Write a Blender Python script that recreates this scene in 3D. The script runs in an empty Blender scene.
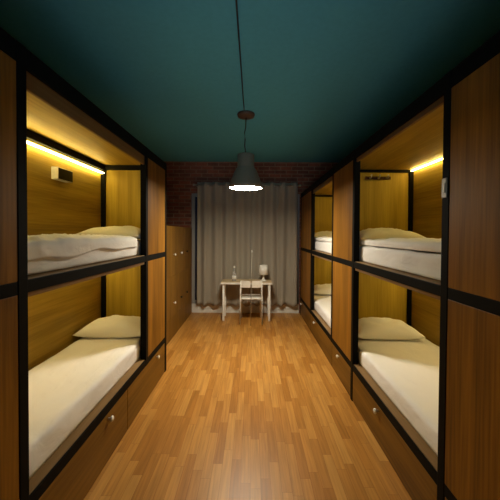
import bpy, bmesh, math, random
from mathutils import Vector, Matrix, noise
random.seed(7)
sc = bpy.context.scene
COL = sc.collection
PI = math.pi

# ------------------------------------------------------------------ materials
def new_mat(name):
    m = bpy.data.materials.new(name); m.use_nodes = True
    nt = m.node_tree
    return m, nt, nt.nodes['Principled BSDF']

def plain(name, col, rough=.5, metal=0., spec=.5, bump=0, bscale=60):
    m, nt, b = new_mat(name)
    b.inputs['Base Color'].default_value = (*col, 1)
    b.inputs['Roughness'].default_value = rough
    b.inputs['Metallic'].default_value = metal
    b.inputs['Specular IOR Level'].default_value = spec
    N, L = nt.nodes, nt.links
    tc = N.new('ShaderNodeTexCoord'); n = N.new('ShaderNodeTexNoise')
    n.inputs['Scale'].default_value = bscale; n.inputs['Detail'].default_value = 3
    L.new(tc.outputs['Object'], n.inputs['Vector'])
    mx = N.new('ShaderNodeMixRGB'); mx.blend_type = 'MULTIPLY'; mx.inputs['Fac'].default_value = .18
    mx.inputs['Color1'].default_value = (*col, 1)
    L.new(n.outputs['Fac'], mx.inputs['Color2']); L.new(mx.outputs['Color'], b.inputs['Base Color'])
    if bump:
        bp = N.new('ShaderNodeBump'); bp.inputs['Strength'].default_value = bump; bp.inputs['Distance'].default_value = .01
        L.new(n.outputs['Fac'], bp.inputs['Height']); L.new(bp.outputs['Normal'], b.inputs['Normal'])
    return m

def emit(name, col, strength):
    m, nt, b = new_mat(name)
    b.inputs['Base Color'].default_value = (.8, .8, .8, 1)
    b.inputs['Emission Color'].default_value = (*col, 1)
    b.inputs['Emission Strength'].default_value = strength
    return m

def wood(name, dark, light, axis='z', rough=.5, spec=.16):
    m, nt, b = new_mat(name); N, L = nt.nodes, nt.links
    tc = N.new('ShaderNodeTexCoord'); oi = N.new('ShaderNodeObjectInfo')
    ad = N.new('ShaderNodeVectorMath'); ad.operation = 'ADD'
    ml = N.new('ShaderNodeVectorMath'); ml.operation = 'SCALE'; ml.inputs['Scale'].default_value = 9
    cb = N.new('ShaderNodeCombineXYZ')
    for k in range(3): L.new(oi.outputs['Random'], cb.inputs[k])
    L.new(cb.outputs[0], ml.inputs[0]); L.new(tc.outputs['Object'], ad.inputs[0]); L.new(ml.outputs[0], ad.inputs[1])
    def stretched(s, along):
        mp = N.new('ShaderNodeMapping'); v = [s, s, s]; v['xyz'.index(axis)] = along
        mp.inputs['Scale'].default_value = v; L.new(ad.outputs[0], mp.inputs['Vector']); return mp
    n1 = N.new('ShaderNodeTexNoise'); n1.inputs['Scale'].default_value = 1; n1.inputs['Detail'].default_value = 5; n1.inputs['Distortion'].default_value = .6
    L.new(stretched(7, .55).outputs[0], n1.inputs['Vector'])
    n2 = N.new('ShaderNodeTexNoise'); n2.inputs['Scale'].default_value = 1; n2.inputs['Detail'].default_value = 3
    L.new(stretched(70, 2.2).outputs[0], n2.inputs['Vector'])
    mix = N.new('ShaderNodeMath'); mix.operation = 'MULTIPLY_ADD'; mix.inputs[1].default_value = .4
    L.new(n2.outputs['Fac'], mix.inputs[0])
    m2 = N.new('ShaderNodeMath'); m2.operation = 'MULTIPLY'; m2.inputs[1].default_value = .6
    L.new(n1.outputs['Fac'], m2.inputs[0]); L.new(m2.outputs[0], mix.inputs[2])
    r = N.new('ShaderNodeValToRGB'); r.color_ramp.elements[0].position = .33; r.color_ramp.elements[1].position = .66
    r.color_ramp.elements[0].color = (*dark, 1); r.color_ramp.elements[1].color = (*light, 1)
    L.new(mix.outputs[0], r.inputs[0]); L.new(r.outputs[0], b.inputs['Base Color'])
    b.inputs['Roughness'].default_value = rough; b.inputs['Specular IOR Level'].default_value = spec
    bp = N.new('ShaderNodeBump'); bp.inputs['Strength'].default_value = .12; bp.inputs['Distance'].default_value = .004
    L.new(n2.outputs['Fac'], bp.inputs['Height']); L.new(bp.outputs['Normal'], b.inputs['Normal'])
    return m

def parquet(name):
    m, nt, b = new_mat(name); N, L = nt.nodes, nt.links
    tc = N.new('ShaderNodeTexCoord'); sp = N.new('ShaderNodeSeparateXYZ'); L.new(tc.outputs['Object'], sp.inputs[0])
    def M(op, a, bb=None):
        n = N.new('ShaderNodeMath'); n.operation = op
        for i, v in enumerate((a, bb)):
            if v is None: continue
            if isinstance(v, (int, float)): n.inputs[i].default_value = v
            else: L.new(v, n.inputs[i])
        return n.outputs[0]
    W, LEN = .066, .46
    xs = M('DIVIDE', sp.outputs['X'], W); row = M('FLOOR', xs)
    wn = N.new('ShaderNodeTexWhiteNoise'); wn.noise_dimensions = '1D'; L.new(row, wn.inputs['W'])
    ys = M('ADD', M('DIVIDE', sp.outputs['Y'], LEN), M('MULTIPLY', wn.outputs['Value'], 5)); cl = M('FLOOR', ys)
    cb = N.new('ShaderNodeCombineXYZ'); L.new(row, cb.inputs[0]); L.new(cl, cb.inputs[1])
    w2 = N.new('ShaderNodeTexWhiteNoise'); w2.noise_dimensions = '3D'; L.new(cb.outputs[0], w2.inputs['Vector'])
    r = N.new('ShaderNodeValToRGB')
    e = r.color_ramp.elements; e[0].position = 0; e[0].color = (.37, .155, .026, 1); e[1].position = 1; e[1].color = (.53, .265, .062, 1)
    k = e.new(.5); k.color = (.45, .205, .040, 1)
    L.new(w2.outputs['Value'], r.inputs[0])
    # grain
    mp = N.new('ShaderNodeMapping'); mp.inputs['Scale'].default_value = (60, 3, 1)
    ad = N.new('ShaderNodeVectorMath'); ad.operation = 'ADD'; sc_ = N.new('ShaderNodeVectorMath'); sc_.operation = 'SCALE'; sc_.inputs['Scale'].default_value = 7
    L.new(w2.outputs['Color'], sc_.inputs[0]); L.new(tc.outputs['Object'], ad.inputs[0]); L.new(sc_.outputs[0], ad.inputs[1]); L.new(ad.outputs[0], mp.inputs[0])
    n = N.new('ShaderNodeTexNoise'); n.inputs['Scale'].default_value = 1; n.inputs['Detail'].default_value = 4; L.new(mp.outputs[0], n.inputs['Vector'])
    g = N.new('ShaderNodeMixRGB'); g.blend_type = 'OVERLAY'; g.inputs['Fac'].default_value = .45; L.new(r.outputs[0], g.inputs[1]); L.new(n.outputs['Fac'], g.inputs[2])
    # seams
    fx = M('FRACT', xs); fy = M('FRACT', ys)
    dx = M('MULTIPLY', M('MINIMUM', fx, M('SUBTRACT', 1, fx)), W); dy = M('MULTIPLY', M('MINIMUM', fy, M('SUBTRACT', 1, fy)), LEN)
    seam = M('LESS_THAN', M('MINIMUM', dx, dy), .0012)
    s = N.new('ShaderNodeMixRGB'); s.blend_type = 'MULTIPLY'; s.inputs[2].default_value = (.6, .5, .42, 1)
    L.new(M('MULTIPLY', seam, .8), s.inputs[0]); L.new(g.outputs[0], s.inputs[1]); L.new(s.outputs[0], b.inputs['Base Color'])
    b.inputs['Roughness'].default_value = .38; b.inputs['Specular IOR Level'].default_value = .35
    return m

def bricks(name):
    m, nt, b = new_mat(name); N, L = nt.nodes, nt.links
    tc = N.new('ShaderNodeTexCoord'); mp = N.new('ShaderNodeMapping'); mp.inputs['Rotation'].default_value = (PI/2, 0, 0)
    L.new(tc.outputs['Object'], mp.inputs[0])
    br = N.new('ShaderNodeTexBrick'); L.new(mp.outputs[0], br.inputs['Vector'])
    br.inputs['Scale'].default_value = 1; br.inputs['Brick Width'].default_value = .23; br.inputs['Row Height'].default_value = .075
    br.inputs['Mortar Size'].default_value = .009; br.inputs['Mortar Smooth'].default_value = .3; br.inputs['Bias'].default_value = -.1
    br.inputs['Color1'].default_value = (.27, .075, .038, 1); br.inputs['Color2'].default_value = (.13, .042, .026, 1)
    br.inputs['Mortar'].default_value = (.26, .155, .095, 1)
    n = N.new('ShaderNodeTexNoise'); n.inputs['Scale'].default_value = 9; n.inputs['Detail'].default_value = 5; L.new(tc.outputs['Object'], n.inputs['Vector'])
    mx = N.new('ShaderNodeMixRGB'); mx.blend_type = 'OVERLAY'; mx.inputs[0].default_value = .5
    L.new(br.outputs['Color'], mx.inputs[1]); L.new(n.outputs['Fac'], mx.inputs[2]); L.new(mx.outputs[0], b.inputs['Base Color'])
    b.inputs['Roughness'].default_value = .85
    bp = N.new('ShaderNodeBump'); bp.inputs['Strength'].default_value = .6; bp.inputs['Distance'].default_value = .01; bp.invert = True
    L.new(br.outputs['Fac'], bp.inputs['Height']); L.new(bp.outputs['Normal'], b.inputs['Normal'])
    return m

def cloth(name, col, scale=14, strength=.35, stretch=(1, 1, 1), weave=0):
    m, nt, b = new_mat(name); N, L = nt.nodes, nt.links
    tc = N.new('ShaderNodeTexCoord'); mp = N.new('ShaderNodeMapping'); mp.inputs['Scale'].default_value = stretch
    L.new(tc.outputs['Object'], mp.inputs[0])
    n = N.new('ShaderNodeTexNoise'); n.inputs['Scale'].default_value = scale; n.inputs['Detail'].default_value = 3; n.inputs['Distortion'].default_value = .8
    L.new(mp.outputs[0], n.inputs['Vector'])
    bp = N.new('ShaderNodeBump'); bp.inputs['Strength'].default_value = strength; bp.inputs['Distance'].default_value = .02
    L.new(n.outputs['Fac'], bp.inputs['Height']); L.new(bp.outputs['Normal'], b.inputs['Normal'])
    b.inputs['Base Color'].default_value = (*col, 1)
    b.inputs['Roughness'].default_value = .9; b.inputs['Specular IOR Level'].default_value = .15
    b.inputs['Sheen Weight'].default_value = .1
    return m

LED_U, LED_L = 31., 22.
M_ = dict(
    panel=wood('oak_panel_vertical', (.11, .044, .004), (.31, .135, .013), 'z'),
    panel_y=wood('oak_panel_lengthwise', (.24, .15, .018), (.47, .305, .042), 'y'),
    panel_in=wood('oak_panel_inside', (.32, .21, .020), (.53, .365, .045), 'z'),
    drawer=wood('oak_drawer_front', (.10, .046, .006), (.23, .11, .015), 'y'),
    ledge=wood('oak_board_edge', (.17, .095, .036), (.28, .17, .075), 'y'),
    edge=wood('oak_edge', (.12, .06, .018), (.22, .12, .038), 'y'),
    locker=wood('locker_wood', (.12, .056, .007), (.24, .12, .018), 'z'),
    steel=plain('black_steel', (.006, .0056, .0045), .65, 0, .06),
    sheet=cloth('white_sheet', (.86, .84, .83), 9, .5, (1, .6, 1)),
    linen=cloth('white_linen', (.87, .85, .82), 11, .3),
    pillow=cloth('white_pillowcase', (.87, .85, .81), 8, .3),
    curtain=cloth('grey_curtain_cloth', (.33, .295, .235), 60, .08, (1, 1, .3)),
    white=plain('white_paint', (.78, .76, .70), .4),
    knob=plain('white_ceramic', (.85, .84, .80), .25),
    white_metal=plain('white_lacquered_metal', (.80, .77, .70), .35),
    plastic=plain('white_plastic', (.84, .82, .76), .4),
    desktop=wood('pale_birch_top', (.55, .40, .22), (.68, .52, .32), 'x'),
    teal=plain('teal_ceiling_paint', (.095, .40, .53), .8, 0, .2, .05, 25),
    darkwall=plain('dark_wall_paint', (.05, .042, .035), .85, 0, .2),
    floor=parquet('parquet'), brick=bricks('brick'),
    black=plain('black_plastic', (.01, .01, .01), .35),
    lampmetal=plain('dark_grey_lamp_metal', (.17, .155, .115), .5, .0, .4),
    rust=plain('brown_metal', (.09, .045, .022), .5, .2),
    cable=plain('black_cable', (.015, .015, .015), .5),
    dullmetal=plain('dull_metal', (.23, .20, .13), .4, .15),
    chrome=plain('brushed_metal', (.62, .60, .55), .28, .9),
    darkwood=wood('dark_hook_wood', (.045, .016, .008), (.09, .035, .016), 'x'),
    led=emit('led_upper', (1, .80, .26), LED_U), led_low=emit('led_lower', (1, .82, .34), LED_L),
    lampglow=emit('lamp_diffuser', (1, .89, .69), 160),
    polepaint=plain('pale_grey_paint', (.42, .38, .31), .5), frame=plain('grey_window_paint', (.30, .29, .27), .5),
    shade=plain('white_lamp_shade', (.82, .79, .72), .5),
)
gm, nt, b = new_mat('night_glass'); b.inputs['Base Color'].default_value = (.03, .045, .085, 1); b.inputs['Roughness'].default_value = .08
M_['glass'] = gm
gm, nt, b = new_mat('bottle_glass'); b.inputs['Base Color'].default_value = (.85, .86, .84, 1); b.inputs['Roughness'].default_value = .08; b.inputs['Transmission Weight'].default_value = .75; b.inputs['IOR'].default_value = 1.3
M_['bottle'] = gm

# ------------------------------------------------------------------ mesh helpers
def box(bm, x0, x1, y0, y1, z0, z1, bev=0):
    x0, x1 = sorted((x0, x1)); y0, y1 = sorted((y0, y1)); z0, z1 = sorted((z0, z1))
    r = bmesh.ops.create_cube(bm, size=1)
    for v in r['verts']:
        v.co = Vector(((x0+x1)/2 + v.co.x*(x1-x0), (y0+y1)/2 + v.co.y*(y1-y0), (z0+z1)/2 + v.co.z*(z1-z0)))
    if bev:
        es = list({e for v in r['verts'] for e in v.link_edges})
        bmesh.ops.bevel(bm, geom=es, offset=min(bev, .45*min(x1-x0, y1-y0, z1-z0)), segments=2, profile=.5, affect='EDGES')
    return bm

def B(*a, bev=.003):
    bm = bmesh.new(); box(bm, *a, bev=bev); return bm

def lathe(bm, prof, c, seg=24, axis='z'):
    rings = []
    for r, h in prof:
        ring = []
        for i in range(seg):
            a = 2*PI*i/seg
            p = (max(r, 1e-5)*math.cos(a), max(r, 1e-5)*math.sin(a), h)
            if axis == 'x': p = (p[2], p[0], p[1])
            if axis == 'y': p = (p[0], p[2], p[1])
            ring.append(bm.verts.new(Vector(c) + Vector(p)))
        rings.append(ring)
    for a, b_ in zip(rings, rings[1:]):
        for i in range(seg):
            f = bm.faces.new((a[i], a[(i+1) % seg], b_[(i+1) % seg], b_[i])); f.smooth = True
    bm.faces.new(rings[0][::-1]); bm.faces.new(rings[-1])
    bmesh.ops.recalc_face_normals(bm, faces=bm.faces)
    return bm

def tube(bm, pts, r, seg=10):
    pts = [Vector(p) for p in pts]; rings = []
    rr = r if isinstance(r, (list, tuple)) else [r]*len(pts)
    for i, p in enumerate(pts):
        t = (pts[min(i+1, len(pts)-1)] - pts[max(i-1, 0)]).normalized()
        u = t.cross(Vector((0, 0, 1)))
        if u.length < 1e-3: u = t.cross(Vector((0, 1, 0)))
        u.normalize(); w = t.cross(u)
        rings.append([bm.verts.new(p + rr[i]*(math.cos(2*PI*k/seg)*u + math.sin(2*PI*k/seg)*w)) for k in range(seg)])
    for a, b_ in zip(rings, rings[1:]):
        for k in range(seg):
            f = bm.faces.new((a[k], a[(k+1) % seg], b_[(k+1) % seg], b_[k])); f.smooth = True
    bm.faces.new(rings[0][::-1]); bm.faces.new(rings[-1])
    bmesh.ops.recalc_face_normals(bm, faces=bm.faces)
    return bm

def soft_box(x0, x1, y0, y1, z0, z1, r=.05, amp=.006, ns=5, seed=0, step=.035, dome=0, side=1.0, sag=0):
    """rounded, slightly rumpled box of cloth; its underside stays flat"""
    bm = bmesh.new()
    x0, x1 = sorted((x0, x1)); y0, y1 = sorted((y0, y1))
    c = Vector(((x0+x1)/2, (y0+y1)/2, (z0+z1)/2)); h = Vector(((x1-x0)/2, (y1-y0)/2, (z1-z0)/2))
    n = [max(3, int(2*h[k]/step)) for k in range(3)]
    n[2] = max(n[2], 7)
    def face(a, b_, k, s):
        g = []
        for i in range(n[a]+1):
            row = []
            for j in range(n[b_]+1):
                p = Vector((0, 0, 0)); p[a] = h[a]*(2*i/n[a]-1); p[b_] = h[b_]*(2*j/n[b_]-1); p[k] = s*h[k]
                row.append(bm.verts.new(p))
            g.append(row)
        for i in range(n[a]):
            for j in range(n[b_]):
                bm.faces.new((g[i][j], g[i+1][j], g[i+1][j+1], g[i][j+1]))
    for a, b_, k in ((0, 1, 2), (1, 2, 0), (0, 2, 1)):
        face(a, b_, k, 1); face(a, b_, k, -1)
    bmesh.ops.remove_doubles(bm, verts=bm.verts, dist=1e-4)
    off = Vector((seed*3.1, seed*1.7, seed*.9))
    rb = min(r, h.z*.95)
    for v in bm.verts:
        p = v.co.copy()
        top = p.z > 0
        rad = rb if top else rb*.45
        inner = Vector([max(-(h[k]-rad), min(h[k]-rad, p[k])) for k in range(3)])
        d = p - inner
        if d.length > 1e-6: d.normalize()
        q = inner + rad*d
        w = (q.z + h.z)/(2*h.z)
        P = (q + off)
        nz = noise.fractal(Vector((P.x*ns, P.y*ns*.7, P.z*ns)), .6, 2.2, 4)
        ridge = 1-abs(noise.noise(Vector((P.x*ns*1.3+4, P.y*ns*.55, P.z*ns*2))))*2.2
        disp = amp*(nz*.8 + .5*max(ridge, 0)**2)*min(1, w*2.2)
        if d.length > 1e-6: q += (d*Vector((side, side, 1)) if False else Vector((d.x*side, d.y*side, d.z)))*disp
        ex = 1-(abs(q.x)/h.x)**2; ey = 1-(abs(q.y)/h.y)**4
        if top: q.z += dome*max(ex, 0)*max(ey, 0)
        q.z = max(q.z, -h.z)
        v.co = q + c
    bmesh.ops.recalc_face_normals(bm, faces=bm.faces)
    for f in bm.faces: f.smooth = True
    return bm

def pillow_bm(cx, cy, z, W, D, H, rot=0, seed=0, tilt=0):
    bm = bmesh.new(); nx, ny = 34, 26; top = []; bot = []
    for i in range(nx+1):
        rt, rb_ = [], []
        for j in range(ny+1):
            u = 2*i/nx-1; v = 2*j/ny-1
            u = math.copysign(abs(u)**.85, u); v = math.copysign(abs(v)**.85, v)
            x = W/2*u*(1-.07*(1-v*v)*abs(u)**3); y = D/2*v*(1-.09*(1-u*u)*abs(v)**3)
            e = max(0, (1-abs(u)**2.6))*max(0, (1-abs(v)**2.6))
            k = e**.52
            nn = noise.fractal(Vector((x*7+seed*5, y*7, seed*2.3)), .7, 2.1, 3)
            hz = H*.80*k*(1+.10*nn) + .006*nn*k
            lift = .018*(abs(u)*abs(v))**3
            edge = i in (0, nx) or j in (0, ny)
            zt = H*.20+hz+lift
            zb = H*.20*(1-k**.6) + lift
            if edge: zt = zb = H*.20+lift
            a = bm.verts.new((x, y, zt)); rt.append(a)
            rb_.append(a if edge else bm.verts.new((x, y, zb)))
        top.append(rt); bot.append(rb_)
    for i in range(nx):
        for j in range(ny):
            bm.faces.new((top[i][j], top[i+1][j], top[i+1][j+1], top[i][j+1]))
            q = (bot[i][j], bot[i][j+1], bot[i+1][j+1], bot[i+1][j])
            if len(set(q)) == 4:
                try: bm.faces.new(q)
                except ValueError: pass
    bm.normal_update()
    mn = min(v.co.z for v in bm.verts)
    R = Matrix.Rotation(rot, 4, 'Z') @ Matrix.Rotation(tilt, 4, 'X')
    for v in bm.verts: v.co = R @ (v.co - Vector((0, 0, mn)))
    mn = min(v.co.z for v in bm.verts)
    for v in bm.verts: v.co += Vector((cx, cy, z-mn))
    for f in bm.faces: f.smooth = True
    return bm

def wpos(o):
    p = Vector((0, 0, 0))
    while o: p += o.location; o = o.parent
    return p

def obj(name, bm, mat, parent=None, loc=None):
    """bm is in room coordinates; the object's origin goes to loc (or its parent's origin)"""
    base = wpos(parent) if parent else Vector(loc or (0, 0, 0))
    if parent and loc: base = Vector(loc)
    for v in bm.verts: v.co -= base
    me = bpy.data.meshes.new(name); bm.to_mesh(me); bm.free()
    me.materials.append(M_[mat] if isinstance(mat, str) else mat)
    o = bpy.data.objects.new(name, me); COL.objects.link(o)
    if parent:
        o.parent = parent; o.location = base - wpos(parent)
    else: o.location = base
    return o

def tag(o, label, cat, group=None):
    o['label'] = label; o['category'] = cat
    if group: o['group'] = group
    return o

def thing(name, label, cat, loc, group=None):
    o = bpy.data.objects.new(name, None); COL.objects.link(o); o.location = loc; o.empty_display_size = .1
    return tag(o, label, cat, group)

def struct(name, bm, mat, parent=None):
    o = obj(name, bm, mat, parent)
    if not parent: o['kind'] = 'structure'
    return o

# ------------------------------------------------------------------ the room
XL, XR, YB, YF, ZC = -1.86, 2.02, 6.15, -1.8, 3.09
struct('floor', B(XL-.1, XR+.1, YF-.1, YB+.1, -.1, 0, bev=0), 'floor')
struct('ceiling', B(XL-.1, XR+.1, YF-.1, YB+.1, ZC, ZC+.1, bev=0), 'teal')
struct('wall_left', B(XL-.1, XL, YF-.1, YB+.1, 0, ZC, bev=0), 'brick')
struct('wall_right', B(XR, XR+.1, YF-.1, YB+.1, 0, ZC, bev=0), 'brick')
struct('wall_front', B(XL, XR, YF-.1, YF, 0, ZC, bev=0), 'darkwall')
struct('wall_back', B(XL, XR, YB, YB+.1, 0, ZC, bev=0), 'brick')
struct('baseboard_back', B(-1.25, .97, YB-.02, YB, 0, .19), 'white')

bm = bmesh.new()
wx0, wx1, wz0, wz1 = -1.235, .965, .19, 2.44
for a in ((wx0, wx0+.07), (-.18, -.08), (wx1-.05, wx1)): box(bm, a[0], a[1], YB-.035, YB, wz0, wz1, .004)
box(bm, wx0+.07, wx1-.05, YB-.035, YB, wz1-.07, wz1, .004); box(bm, wx0+.07, wx1-.05, YB-.035, YB, wz0, wz0+.07, .004)
win = struct('window_1', bm, 'frame')
struct('window_pane', B(wx0+.07, -.18, YB-.015, YB-.005, wz0+.07, wz1-.07, bev=0), 'glass', win)
struct('window_pane', B(-.08, wx1-.05, YB-.015, YB-.005, wz0+.07, wz1-.07, bev=0), 'glass', win)

# ------------------------------------------------------------------ bunks
P = .055
def bunk(s, xf, xb, y0, y1, y2, label, zo=0., lip=2.28, end_post=False, lit=True, led_left=False, floor_posts=(0, 1, 2), seam=None, knob_at=(.5, .5)):
    """double-deck bunk: s=-1 left of the aisle, +1 right; aisle face |x|=xf, back |x|=xb; posts at y0, y1 (and y2)"""
    t = thing('bunk_bed', label, 'bunk bed', (s*(xf+xb)/2, (y0+y2)/2, 0), 'wooden bunks with black steel frames')
    X = lambda d: s*d
    rb, rm, rt = (.30+zo, .362+zo), (1.30+zo, 1.358+zo), (2.35, 2.44)
    for i, y in enumerate([y0, y1] + ([y2] if end_post else [])):
        obj('post', B(X(xf), X(xf+P), y, y+P, 0 if i in floor_posts else rb[0], rt[1]), 'steel', t)
    yend = y2 + (P if end_post else 0)
    for z in (rb, rm, rt):
        obj('rail', B(X(xf+.002), X(xf+(.014 if z[1] < 2 else .045)), y0+.002, yend-.002, *z), 'steel', t)
    # back posts in the corners and cross rails under roof
    for y in (y0+P, y2-.035):
        obj('back_post', B(X(xb), X(xb-.045), y, y+.035 if y < y1 else y2, rb[1], 2.40), 'steel', t)
    hr = .055 if led_left else .03
    obj('cross_rail', B(X(xf+P), X(xb-.045), y2-.03, y2, 2.40-hr, 2.40), 'steel', t)
    # aisle side fixed panels between second post and the end
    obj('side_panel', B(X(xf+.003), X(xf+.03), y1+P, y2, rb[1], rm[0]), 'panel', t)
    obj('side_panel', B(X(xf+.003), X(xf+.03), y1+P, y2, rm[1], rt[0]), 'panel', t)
    # decks, roof, lips of the boards
    obj('deck', B(X(xf+.0145), X(xb), y0+.021, y2-.001, rb[1]-.03, rb[1]+.003), 'ledge', t)
    obj('deck', B(X(xf+.0145), X(xb), y0+.021, y2-.001, rm[0]-.025, rm[1]+.003), 'ledge', t)
    obj('roof_board', B(X(xf+.03), X(xb+.02), y0+.021, y2-.001, 2.40, 2.436), 'panel_y', t)
    obj('lip_board', B(X(xf+.015), X(xf+.035), y0+P, y1, lip, rt[0]), 'edge', t)
    # back and end panels
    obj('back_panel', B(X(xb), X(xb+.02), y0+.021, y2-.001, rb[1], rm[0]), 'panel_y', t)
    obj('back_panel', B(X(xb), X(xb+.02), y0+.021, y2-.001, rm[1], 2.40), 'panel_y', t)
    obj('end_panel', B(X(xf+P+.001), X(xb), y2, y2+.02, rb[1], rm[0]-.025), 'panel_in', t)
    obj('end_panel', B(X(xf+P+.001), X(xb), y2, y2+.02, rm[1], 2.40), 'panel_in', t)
    # drawers
    dm = seam if seam else y1+P/2; gap = P/2+.004 if 1 in floor_posts else .003
    for kf, (a, b_) in zip(knob_at, ((y0+(P+.004 if 0 in floor_posts else .003), dm-gap), (dm+gap, y2-.003))):
        d = obj('drawer', B(X(xf+.004), X(xf+.03), a, b_, .008, rb[0]-.004), 'drawer', t)
        k = bmesh.new()
        sgn = -s
        lathe(k, [(0.0, 0), (.009, 0), (.008, sgn*.012), (.019, sgn*.018), (.021, sgn*.026), (.016, sgn*.033), (0, sgn*.035)], (X(xf+.004), a+(b_-a)*kf, rb[0]-.045), 16, 'x')
        ko = obj('knob', k, 'knob', d); ko['label'] = 'round white knob'
    # light strips along the back
    if lit:
        if led_left:
            obj('back_rail', B(X(xb), X(xb-.045), y0+P+.035, y2-.035, 2.335, 2.40), 'steel', t)
            o = obj('light_strip', B(X(xb-.016), X(xb-.040), y0+P+.036, y2-.036, 2.299, 2.310, bev=0), 'led', t)
        else:
            o = obj('light_strip', B(X(xb-.020), X(xb-.034), y0+P+.036, y2-.036, 2.380, 2.390, bev=0), 'led', t)
        o['label'] = 'glowing warm yellow light strip'
        o = obj('light_strip', B(X(xb-.020), X(xb-.040), y0+P+.036, y2-.036, rm[0]-.055, rm[0]-.03, bev=0), 'led_low', t)
    return t

LXF, LXB, RXF, RXB = 1.005, 1.735, .98, 1.93
left = bunk(-1, LXF, LXB, 1.29, 2.845, 3.475, 'double-deck wooden bunk on the left with a socket box on its back panel', .05, 2.268, True, True, True, (0, 2), 2.43, (.7, .71))
right = bunk(1, RXF, RXB, 1.50, 2.885, 3.635, 'nearer open double-deck bunk on the right with a hook rail inside', 0, 2.315, knob_at=(.56, .57))
far = bunk(1, RXF, RXB, 3.635, 4.95, 6.0, 'far double-deck bunk on the right, next to the grey curtain', 0, 2.29, True, floor_posts=(2,), knob_at=(.73, .85))
bunk(-1, LXF, LXB, -.95, .60, 1.29, 'nearest bunk end on the left, dim wooden side panels at the photo edge', .05, 2.28, False, False)
bunk(1, RXF, RXB, -.63, .76, 1.50, 'nearest bunk end on the right, dim wooden side panels at the photo edge', 0, 2.31, False, False)

# socket box on the left bunk's back panel
sx = -LXB
bx = obj('socket_box', B(sx, sx+.06, 2.595, 2.80, 2.085, 2.19), 'white', left); bx['label'] = 'white box with black socket plates'
for k in range(3):
    y = 2.599+.0665*k
    pl = bmesh.new(); box(pl, sx+.06, sx+.066, y, y+.066, 2.09, 2.185, .002)
    obj('socket', pl, 'black', bx)
# hook rail on nearer right bunk's end panel
hr = obj('hook_rail', B(1.36, 1.665, 3.615, 3.635, 2.285, 2.32), 'darkwood', right); hr['label'] = 'dark wooden hook rail'
for x in (1.41, 1.51, 1.61):
    h = bmesh.new(); tube(h, [(x, 3.615, 2.30), (x, 3.585, 2.292), (x, 3.565, 2.305), (x, 3.56, 2.335)], [.008, .007, .007, .009], 8)
    obj('hook', h, 'chrome', hr)
pl = bmesh.new(); box(pl, .974, .982, 1.512, 1.550, 1.81, 1.91, .003)
sw = obj('switch_plate', pl, 'dullmetal', right); sw['label'] = 'shiny metal switch plate'
bx2 = bmesh.new(); box(bx2, .969, .975, 1.518, 1.542, 1.835, 1.885, .002); obj('switch', bx2, 'dullmetal', sw)

# ------------------------------------------------------------------ bedding
zL1, zL2 = .362+.05+.005, 1.358+.05+.005
zR1, zR2 = .362+.005, 1.358+.005
def mattress(x0, x1, y0, y1, z, h, label, seed):
    return tag(obj('mattress', soft_box(x0, x1, y0, y1, z, z+h, .026, .008, 5, seed), 'sheet', loc=((x0+x1)/2, (y0+y1)/2, z)), label, 'mattress', 'mattresses in white sheets')
def pillow(cx, cy, z, W, D, H, label, seed, rot=0, tilt=0):
    return tag(obj('pillow', pillow_bm(cx, cy, z, W, D, H, rot, seed, tilt), 'pillow', loc=(cx, cy, z)), label, 'pillow', 'white pillows')
def drape(xfront, xback, y0, y1, z, label, seed):
    bm = bmesh.new(); s = 1 if xfront > xback else -1
    Wd = abs(xfront-xback); hang = .085; nu, nv = 60, 72; g = []
    for j in range(nv+1):
        v = j/nv; y = y0+(y1-y0)*v; row = []
        hg = hang*(.75+.45*noise.noise(Vector((y*2.6, seed, 0))))
        for i in range(nu+1):
            d = (Wd+hg)*i/nu
            n = noise.fractal(Vector((d*6+seed, y*4.2, seed*1.3)), .55, 2.1, 4)
            rg = max(0, 1-abs(noise.noise(Vector((d*5+3*n, y*3+d*4, seed+7.7))))*3)
            puff = .010+.018*max(0, n+.35)+.012*rg*rg
            puff *= min(1, .45+2.2*min(v, 1-v)*2)
            if d < Wd: x, zz = d, puff+.002
            else: x, zz = Wd, -(d-Wd)
            if d >= Wd: row.append(bm.verts.new((xback+s*(Wd+.004+puff*.3), y, z+.004+zz)))
            else:
                t_ = max(0, 1-(Wd-d)/.06)
                row.append(bm.verts.new((xback+s*(x+t_*(.004+puff*.3)*t_), y, z+.004+zz*(1-.45*t_*t_))))
        g.append(row)
    for j in range(nv):
        for i in range(nu):
            f = bm.faces.new((g[j][i], g[j][i+1], g[j+1][i+1], g[j+1][i])); f.smooth = True
    bmesh.ops.recalc_face_normals(bm, faces=bm.faces)
    if sum(f.normal.z for f in bm.faces) < 0: bmesh.ops.reverse_faces(bm, faces=bm.faces)
    o = obj('duvet', bm, 'linen', loc=((xfront+xback)/2, (y0+y1)/2, z))
    md = o.modifiers.new('thickness', 'SOLIDIFY'); md.thickness = .014; md.offset = 1
    return tag(o, label, 'duvet', 'white duvets')
def duvet(x0, x1, y0, y1, z, h, label, seed, amp=.02, dome=.02):
    return tag(obj('duvet', soft_box(x0, x1, y0, y1, z, z+h, .035, amp, 6, seed, .025, dome, .5), 'linen', loc=((x0+x1)/2, (y0+y1)/2, z)), label, 'duvet', 'white duvets')
HM, HU = .145, .135
lx0, lx1 = -1.072, -1.69
mattress(lx0, lx1, 1.355, 3.43, zL1, .165, 'bare white mattress on the lower deck of the left bunk', 1)
mattress(lx0, lx1, 1.355, 3.43, zL2, HU, 'white mattress on the upper deck of the left bunk', 2)
drape(lx0, lx1, 1.37, 2.75, zL2+HU+.006, 'rumpled white duvet on the upper deck of the left bunk', 3)
pillow(-1.385, 3.10, zL1+.165+.008, .68, .46, .15, 'plump white pillow on the lower deck of the left bunk', 1, .02)
pillow(-1.37, 3.05, zL2+HU+.008, .64, .46, .13, 'white pillow on the upper deck of the left bunk, beyond the rumpled duvet', 2, -.03)
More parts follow.
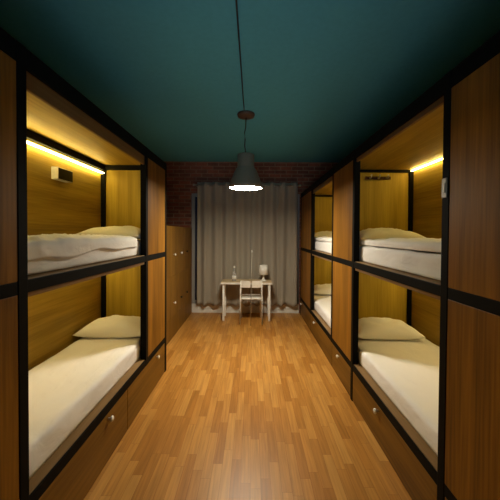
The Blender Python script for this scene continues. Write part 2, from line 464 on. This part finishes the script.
rx0, rx1 = 1.052, 1.885
mattress(rx0, rx1, 1.565, 3.59, zR1, HM, 'bare white mattress on the lower deck of the nearer right bunk', 4)
mattress(rx0, rx1, 1.565, 3.59, zR2, HM, 'white mattress on the upper deck of the nearer right bunk', 5)
duvet(rx0+.01, rx1, 1.60, 2.95, zR2+HM+.011, .05, 'folded white duvet on the upper deck of the nearer right bunk', 6, .02, .01)
pillow(1.44, 3.30, zR1+HM+.008, .72, .48, .16, 'plump white pillow on the lower deck of the nearer right bunk', 3, .0)
pillow(1.44, 3.26, zR2+HM+.008, .74, .50, .17, 'white pillow on the upper deck of the nearer right bunk, against the end panel', 4, .03)
mattress(rx0, rx1, 3.70, 5.95, zR1, HM, 'bare white mattress on the lower deck of the far right bunk', 7)
mattress(rx0, rx1, 3.70, 5.95, zR2, HM, 'white mattress on the upper deck of the far right bunk', 8)
duvet(rx0+.01, rx1, 3.75, 5.30, zR2+HM+.011, .05, 'white duvet on the upper deck of the far right bunk', 9, .015, .01)
pillow(1.44, 5.60, zR1+HM+.008, .72, .48, .16, 'white pillow on the lower deck of the far right bunk', 5)
pillow(1.44, 5.62, zR2+HM+.008, .72, .48, .16, 'white pillow on the upper deck of the far right bunk', 6)

# ------------------------------------------------------------------ lockers on the left
LX = -1.225
ys = [3.17+.44*k for k in range(6)]
names = {5: 'wooden locker column nearest the curtain', 4: 'middle wooden locker column with white knobs, left of the curtain', 3: 'wooden locker column beside the end of the left bunk',
         2: 'wooden locker column half hidden by the left bunk', 1: 'wooden locker column behind the end of the left bunk'}
first = None
def make_locker(y):
    t = thing('locker', '', 'locker', (-1.55, y+.22, 0), 'tall wooden lockers')
    c = bmesh.new(); y1 = y+.437
    box(c, LX-.02, -1.845, y, y+.016, 0, 1.735); box(c, LX-.02, -1.845, y1-.016, y1, 0, 1.735)
    box(c, LX-.02, -1.845, y+.016, y1-.016, 1.715, 1.735); box(c, LX-.02, -1.845, y+.016, y1-.016, .95, .965); box(c, LX-.02, -1.845, y+.016, y1-.016, .30, .32)
    box(c, -1.83, -1.845, y+.016, y1-.016, 0, 1.715)
    obj('carcass', c, 'locker', t)
    obj('plinth', B(LX-.02, LX, y, y1, 0, .315, bev=.002), 'locker', t)
    for z0, z1, kz in ((.319, .955, .53), (.959, 1.735, 1.29)):
        d = obj('door', B(LX-.019, LX, y+.0015, y1-.0015, z0, z1, bev=.002), 'locker', t)
        k = bmesh.new(); lathe(k, [(0, 0), (.009, 0), (.008, .012), (.018, .018), (.020, .026), (.015, .033), (0, .035)], (LX, y+.22, kz), 16, 'x')
        obj('knob', k, 'knob', d)['label'] = 'round white knob'
    return t
def copy_tree(o, parent=None):
    c = o.copy(); COL.objects.link(c); c.parent = parent
    for ch in list(o.children):
        copy_tree(ch, c)
    return c
proto = make_locker(ys[1]); proto['label'] = names[1]
for k in (2, 3, 4):
    c = copy_tree(proto); c.location.y += ys[k]-ys[1]; c['label'] = names[k]
    if k == 2:
        for d in c.children:
            for kn in d.children: kn.location.y -= .15
    last = c
c = copy_tree(proto); c.location.y += ys[5]-ys[1]; c['label'] = names[5]
obj('filler_panel', B(LX-.02, LX, ys[5]+.44, YB-.04, 0, 1.735, bev=.002), 'locker', c)
for lk, low_only in ((last, True), (c, False)):     # knobs in shadow: their shade is painted on as black
    for d in [o for o in lk.children if o.name.startswith('door')]:
        for kn in d.children:
            zc = sum(v.co.z for v in kn.data.vertices)/len(kn.data.vertices)
            if low_only and zc > 1: continue
            kn.data = kn.data.copy(); kn.data.materials[0] = M_['black']; kn['label'] = 'round knob with shade painted on as black'

# ------------------------------------------------------------------ curtain
rod_y, rod_z = 6.02, 2.595
t = thing('curtain_rod', 'thin silver curtain rod on the brick wall behind the lamp', 'curtain rod', (-.1, rod_y, rod_z))
rb = bmesh.new(); tube(rb, [(-1.16, rod_y, rod_z), (.95, rod_y, rod_z)], .013, 12); obj('rod', rb, 'chrome', t)
for x in (-1.17, .955):
    f = bmesh.new(); lathe(f, [(0, -.02), (.018, -.018), (.022, 0), (.018, .018), (0, .02)], (x, rod_y, rod_z), 14, 'x'); obj('finial', f, 'chrome', t)
for x in (-1.13, -.10, .92):
    f = bmesh.new(); box(f, x-.008, x+.008, rod_y+.008, YB-.036 if False else YB, rod_z-.014, rod_z-.004, .002); obj('bracket', f, 'chrome', t)

def curtain(x0, x1, nfold, seed, label):
    rnd = random.Random(seed)
    bm = bmesh.new(); nx, nz = nfold*16, 40; zt = rod_z+.055
    ph = [rnd.uniform(-.5, .5) for _ in range(nfold+2)]
    front, back = [], []
    for i in range(nx+1):
        u = i/nx; a = u*nfold*2*PI
        k = u*nfold; j = int(min(k, nfold-1e-6)); f = k-j
        w = ph[j]*(1-f)+ph[j+1]*f
        zb = .185+.02*math.sin(a+1.1+w)+.012*w
        col = []
        for m in range(nz+1):
            v = m/nz; z = zt+(zb-zt)*v
            amp = .046*(1-.2*v)*(.75+.5*abs(w))
            spread = 0
            y = rod_y+ .004 + amp*math.sin(a+w*1.6*v) + .012*w*v*math.sin(2*a)
            x = x0+(x1-x0)*u + spread + .018*v*math.cos(a*.5+w)*(4*u*(1-u))
            col.append(bm.verts.new((x, min(y, 6.10), z)))
        front.append(col)
    for i in range(nx):
        for m in range(nz):
            f = bm.faces.new((front[i][m], front[i+1][m], front[i+1][m+1], front[i][m+1])); f.smooth = True
    bmesh.ops.recalc_face_normals(bm, faces=bm.faces)
    t = obj('curtain', bm, 'curtain', loc=((x0+x1)/2, rod_y, zt))
    md = t.modifiers.new('thickness', 'SOLIDIFY'); md.thickness = .003
    tag(t, label, 'curtain', 'grey curtains')
    for q in range(2*nfold):                    # metal eyelets where the cloth crosses the rod
        u = (q+.5+0)/ (2*nfold) if False else q/(2*nfold)
        if q == 0: continue
        x = x0+(x1-x0)*u
        e = bmesh.new(); r_, r2 = .024, .005; seg, s2 = 16, 6; rings = []
        for a_ in range(seg):
            A = 2*PI*a_/seg
            rings.append([e.verts.new((x+r2*math.sin(2*PI*b_/s2), rod_y+.004+(r_+r2*math.cos(2*PI*b_/s2))*math.cos(A), rod_z+(r_+r2*math.cos(2*PI*b_/s2))*math.sin(A))) for b_ in range(s2)])
        for a_ in range(seg):
            for b_ in range(s2):
                e.faces.new((rings[a_][b_], rings[(a_+1) % seg][b_], rings[(a_+1) % seg][(b_+1) % s2], rings[a_][(b_+1) % s2]))
        bmesh.ops.recalc_face_normals(e, faces=e.faces)
        obj('eyelet', e, 'chrome', t)
    return t
curtain(-1.10, -.024, 5, 3, 'left half of the grey curtain, hanging behind the bottle end of the desk')
curtain(-.020, .91, 4, 8, 'right half of the grey curtain, hanging behind the desk lamp')

# ------------------------------------------------------------------ desk, chair, small things
dx0, dx1, dy0, dy1, dz = -.575, .38, 5.52, 5.95, .72
t = thing('desk', 'small white desk with pale wooden top in front of the curtain', 'desk', ((dx0+dx1)/2, (dy0+dy1)/2, 0))
o = obj('desk_top', B(dx0, dx1, dy0, dy1, dz-.034, dz, bev=.004), 'white_metal', t)
o2 = obj('top_surface', B(dx0+.004, dx1-.004, dy0+.004, dy1-.004, dz-.001, dz+.002, bev=.001), 'desktop', o); o2['label'] = 'pale wood surface'
for x in (dx0+.05, dx1-.05):
    for y in (dy0+.05, dy1-.05):
        l = bmesh.new(); sx_ = -1 if x < 0 else 1
        lathe(l, [(0, 0), (.019, 0), (.019, .002), (.021, .01), (.022, dz-.036), (0, dz-.035)], (x, y, 0), 16); obj('leg', l, 'white_metal', t)

cx = -.008
cy0 = 5.36
t = thing('chair', 'white chair with slim metal legs pushed up to the desk', 'chair', (cx, cy0+.2, 0))
hw = .195
for sx_ in (-1, 1):
    l = bmesh.new(); tube(l, [(cx+sx_*(hw+.005), cy0-.02, 0), (cx+sx_*hw, cy0+.015, .44), (cx+sx_*(hw-.012), cy0-.03, .785)], .0125, 10)
    obj('leg', l, 'white_metal', t)
    l = bmesh.new(); tube(l, [(cx+sx_*(hw-.01), cy0+.40, 0), (cx+sx_*(hw-.02), cy0+.36, .445)], .0125, 10)
    obj('leg', l, 'white_metal', t)
    l = bmesh.new(); tube(l, [(cx+sx_*(hw-.01), cy0+.0, .43), (cx+sx_*(hw-.02), cy0+.36, .43)], .010, 8)
    obj('seat_rail', l, 'white_metal', t)
s_ = soft_box(cx-hw+.014, cx+hw-.014, cy0+.015, cy0+.40, .44, .466, .012, 0, 1, 0, .03); obj('seat', s_, 'plastic', t)
for sx_ in (-1, 1):   # two back slabs with a narrow slit between
    bk = bmesh.new(); n = 8
    g = []
    for i in range(n+1):
        u = i/n; x = cx+sx_*(.016+u*(hw-.036))
        d = -.035*(1-((x-cx)/hw)**2)-.012
        g.append([bm_ for bm_ in (bk.verts.new((x, cy0-.005+d, .665)), bk.verts.new((x, cy0-.03+d, .79)), bk.verts.new((x, cy0-.018+d, .79)), bk.verts.new((x, cy0+.007+d, .665)))])
    for a, b_ in zip(g, g[1:]):
        for q in range(4): bk.faces.new((a[q], a[(q+1) % 4], b_[(q+1) % 4], b_[q]))
    bk.faces.new(g[0]); bk.faces.new(g[-1][::-1]); bmesh.ops.recalc_face_normals(bk, faces=bk.faces)
    obj('backrest', bk, 'plastic', t)

pb = bmesh.new(); tube(pb, [(-.014, 5.27, 0), (-.008, 5.262, .8), (.0, 5.255, 1.30)], .005, 8)
t = thing('pole', 'slim pale pole standing upright behind the chair back', 'pole', (-.014, 5.27, 0))
obj('shaft', pb, 'polepaint', t)
k = bmesh.new(); lathe(k, [(0, 0), (.008, .003), (.011, .02), (.008, .04), (0, .045)], (0, 5.255, 1.295), 12); obj('tip', k, 'plastic', t)

ly, lxx = 5.74, .225
t = thing('table_lamp', 'small white table lamp on the right end of the desk', 'lamp', (lxx, ly, dz+.002))
q = bmesh.new(); lathe(q, [(0, 0), (.058, 0), (.06, .006), (.045, .02), (.022, .045), (.012, .075), (.014, .10), (.022, .125), (.012, .14), (0, .142)], (lxx, ly, dz+.002), 24); obj('base', q, 'plastic', t)
q = bmesh.new()
prof = [(.092, .125), (.074, .305), (.070, .305), (.088, .125)]
rings = [[q.verts.new((lxx+r*math.cos(2*PI*i/28), ly+r*math.sin(2*PI*i/28), dz+.002+h)) for i in range(28)] for r, h in prof]
for a in range(4):
    A, Bb = rings[a], rings[(a+1) % 4]
    for i in range(28):
        f = q.faces.new((A[i], A[(i+1) % 28], Bb[(i+1) % 28], Bb[i])); f.smooth = a in (0, 2)
bmesh.ops.recalc_face_normals(q, faces=q.faces)
sh = obj('lamp_shade', q, 'shade', t)
q = bmesh.new()
for a in range(3):
    A = 2*PI*a/3; tube(q, [(lxx, ly, dz+.142), (lxx+.079*math.cos(A), ly+.079*math.sin(A), dz+.2)], .003, 6)
obj('shade_holder', q, 'plastic', t)

bxx, by = -.335, 5.72
t = thing('bottle', 'slender clear glass bottle on the left end of the desk', 'bottle', (bxx, by, dz+.002))
q = bmesh.new(); lathe(q, [(0, 0), (.036, 0), (.04, .006), (.04, .12), (.034, .15), (.015, .19), (.013, .245), (0, .246)], (bxx, by, dz+.002), 20); obj('body', q, 'bottle', t)
q = bmesh.new(); lathe(q, [(0, 0), (.016, 0), (.017, .004), (.017, .03), (.012, .04), (0, .041)], (bxx, by, dz+.248), 16); obj('cap', q, 'plastic', t)
q = bmesh.new(); lathe(q, [(0, 0), (.0408, 0), (.0408, .06), (0, .06)], (bxx, by, dz+.04), 20); obj('paper_label', q, 'plastic', t)

# ------------------------------------------------------------------ pendant lamp
px, py = -.082, 3.70
t = thing('pendant_lamp', 'dark grey bell-shaped pendant lamp glowing under the teal ceiling', 'lamp', (px, py, ZC))
q = bmesh.new(); lathe(q, [(0, 0), (.105, 0), (.108, -.012), (.10, -.035), (.06, -.045), (0, -.047)], (px, py, ZC), 32); obj('canopy', q, 'rust', t)
q = bmesh.new(); tube(q, [(px, py, ZC-.045), (px-.004, py, 2.93), (px-.016, py, 2.86), (px-.010, py, 2.78), (px-.014, py, 2.70), (px, py, 2.60)], .0065, 8); obj('cord', q, 'cable', t)
zt = 2.60
q = bmesh.new()
R = .205
outer = [(.012, zt), (.094, zt-.003), (.103, zt-.012), (.103, zt-.150), (.105, zt-.162), (.118, zt-.180), (.138, zt-.215), (.160, zt-.27), (.180, zt-.32), (.196, zt-.37), (R, zt-.42)]
inner = [(R-.006, zt-.42), (.186, zt-.375), (.148, zt-.285), (.106, zt-.19), (.06, zt-.16), (.01, zt-.15)]
seg = 48
rings = [[q.verts.new((px+r*math.cos(2*PI*i/seg), py+r*math.sin(2*PI*i/seg), z)) for i in range(seg)] for r, z in outer+inner]
for A, Bb in zip(rings, rings[1:]):
    for i in range(seg):
        f = q.faces.new((A[i], A[(i+1) % seg], Bb[(i+1) % seg], Bb[i])); f.smooth = True
q.faces.new(rings[0][::-1]); q.faces.new(rings[-1])
bmesh.ops.recalc_face_normals(q, faces=q.faces)
sh = obj('lamp_shade', q, 'lampmetal', t)
q = bmesh.new(); lathe(q, [(0, 0), (R-.012, 0), (R-.012, .004), (0, .004)], (px, py, zt-.416), 40)
obj('diffuser', q, 'lampglow', t)['label'] = 'glowing white diffuser disc'
q = bmesh.new(); tube(q, [(px-.02, py-.10, ZC-.006), (px-.025, 2.2, ZC-.006), (px-.03, .3, ZC-.006)], .006, 8)
tag(obj('ceiling_cable', q, 'cable', loc=(px, 2, ZC)), 'thin dark cable running along the teal ceiling to the pendant lamp', 'cable')

# added cool fill behind the camera, tilted up to brighten the teal ceiling
la = bpy.data.lights.new('fill_light', 'AREA'); la.shape = 'RECTANGLE'; la.size = 1.2; la.size_y = .8; la.energy = 4.6; la.color = (.62, .82, 1.); la.spread = math.radians(52)
lo = bpy.data.objects.new('fill_light', la); COL.objects.link(lo); lo.location = (0, -1.65, 1.3); lo.rotation_euler = (PI/2+.33, 0, 0)

# ------------------------------------------------------------------ camera, world, view
cam = bpy.data.cameras.new('camera'); co = bpy.data.objects.new('camera', cam); COL.objects.link(co); sc.camera = co
f_px, pitch, roll = 300., math.radians(1.0), math.radians(.35)
cam.sensor_width = 36; cam.lens = f_px/500*36
cam.shift_x = -2/500; cam.shift_y = -(16 - f_px*math.tan(pitch))/500
cam.clip_start = .05
co.matrix_world = Matrix.Translation((0, 0, 1.62)) @ Matrix.Rotation(PI/2-pitch, 4, 'X') @ Matrix.Rotation(roll, 4, 'Z')
w = bpy.data.worlds.new('night'); sc.world = w; w.use_nodes = True
w.node_tree.nodes['Background'].inputs['Color'].default_value = (.02, .03, .05, 1)
w.node_tree.nodes['Background'].inputs['Strength'].default_value = .1
sc.view_settings.view_transform = 'Standard'; sc.view_settings.look = 'None'
sc.view_settings.exposure = 0; sc.view_settings.gamma = 1
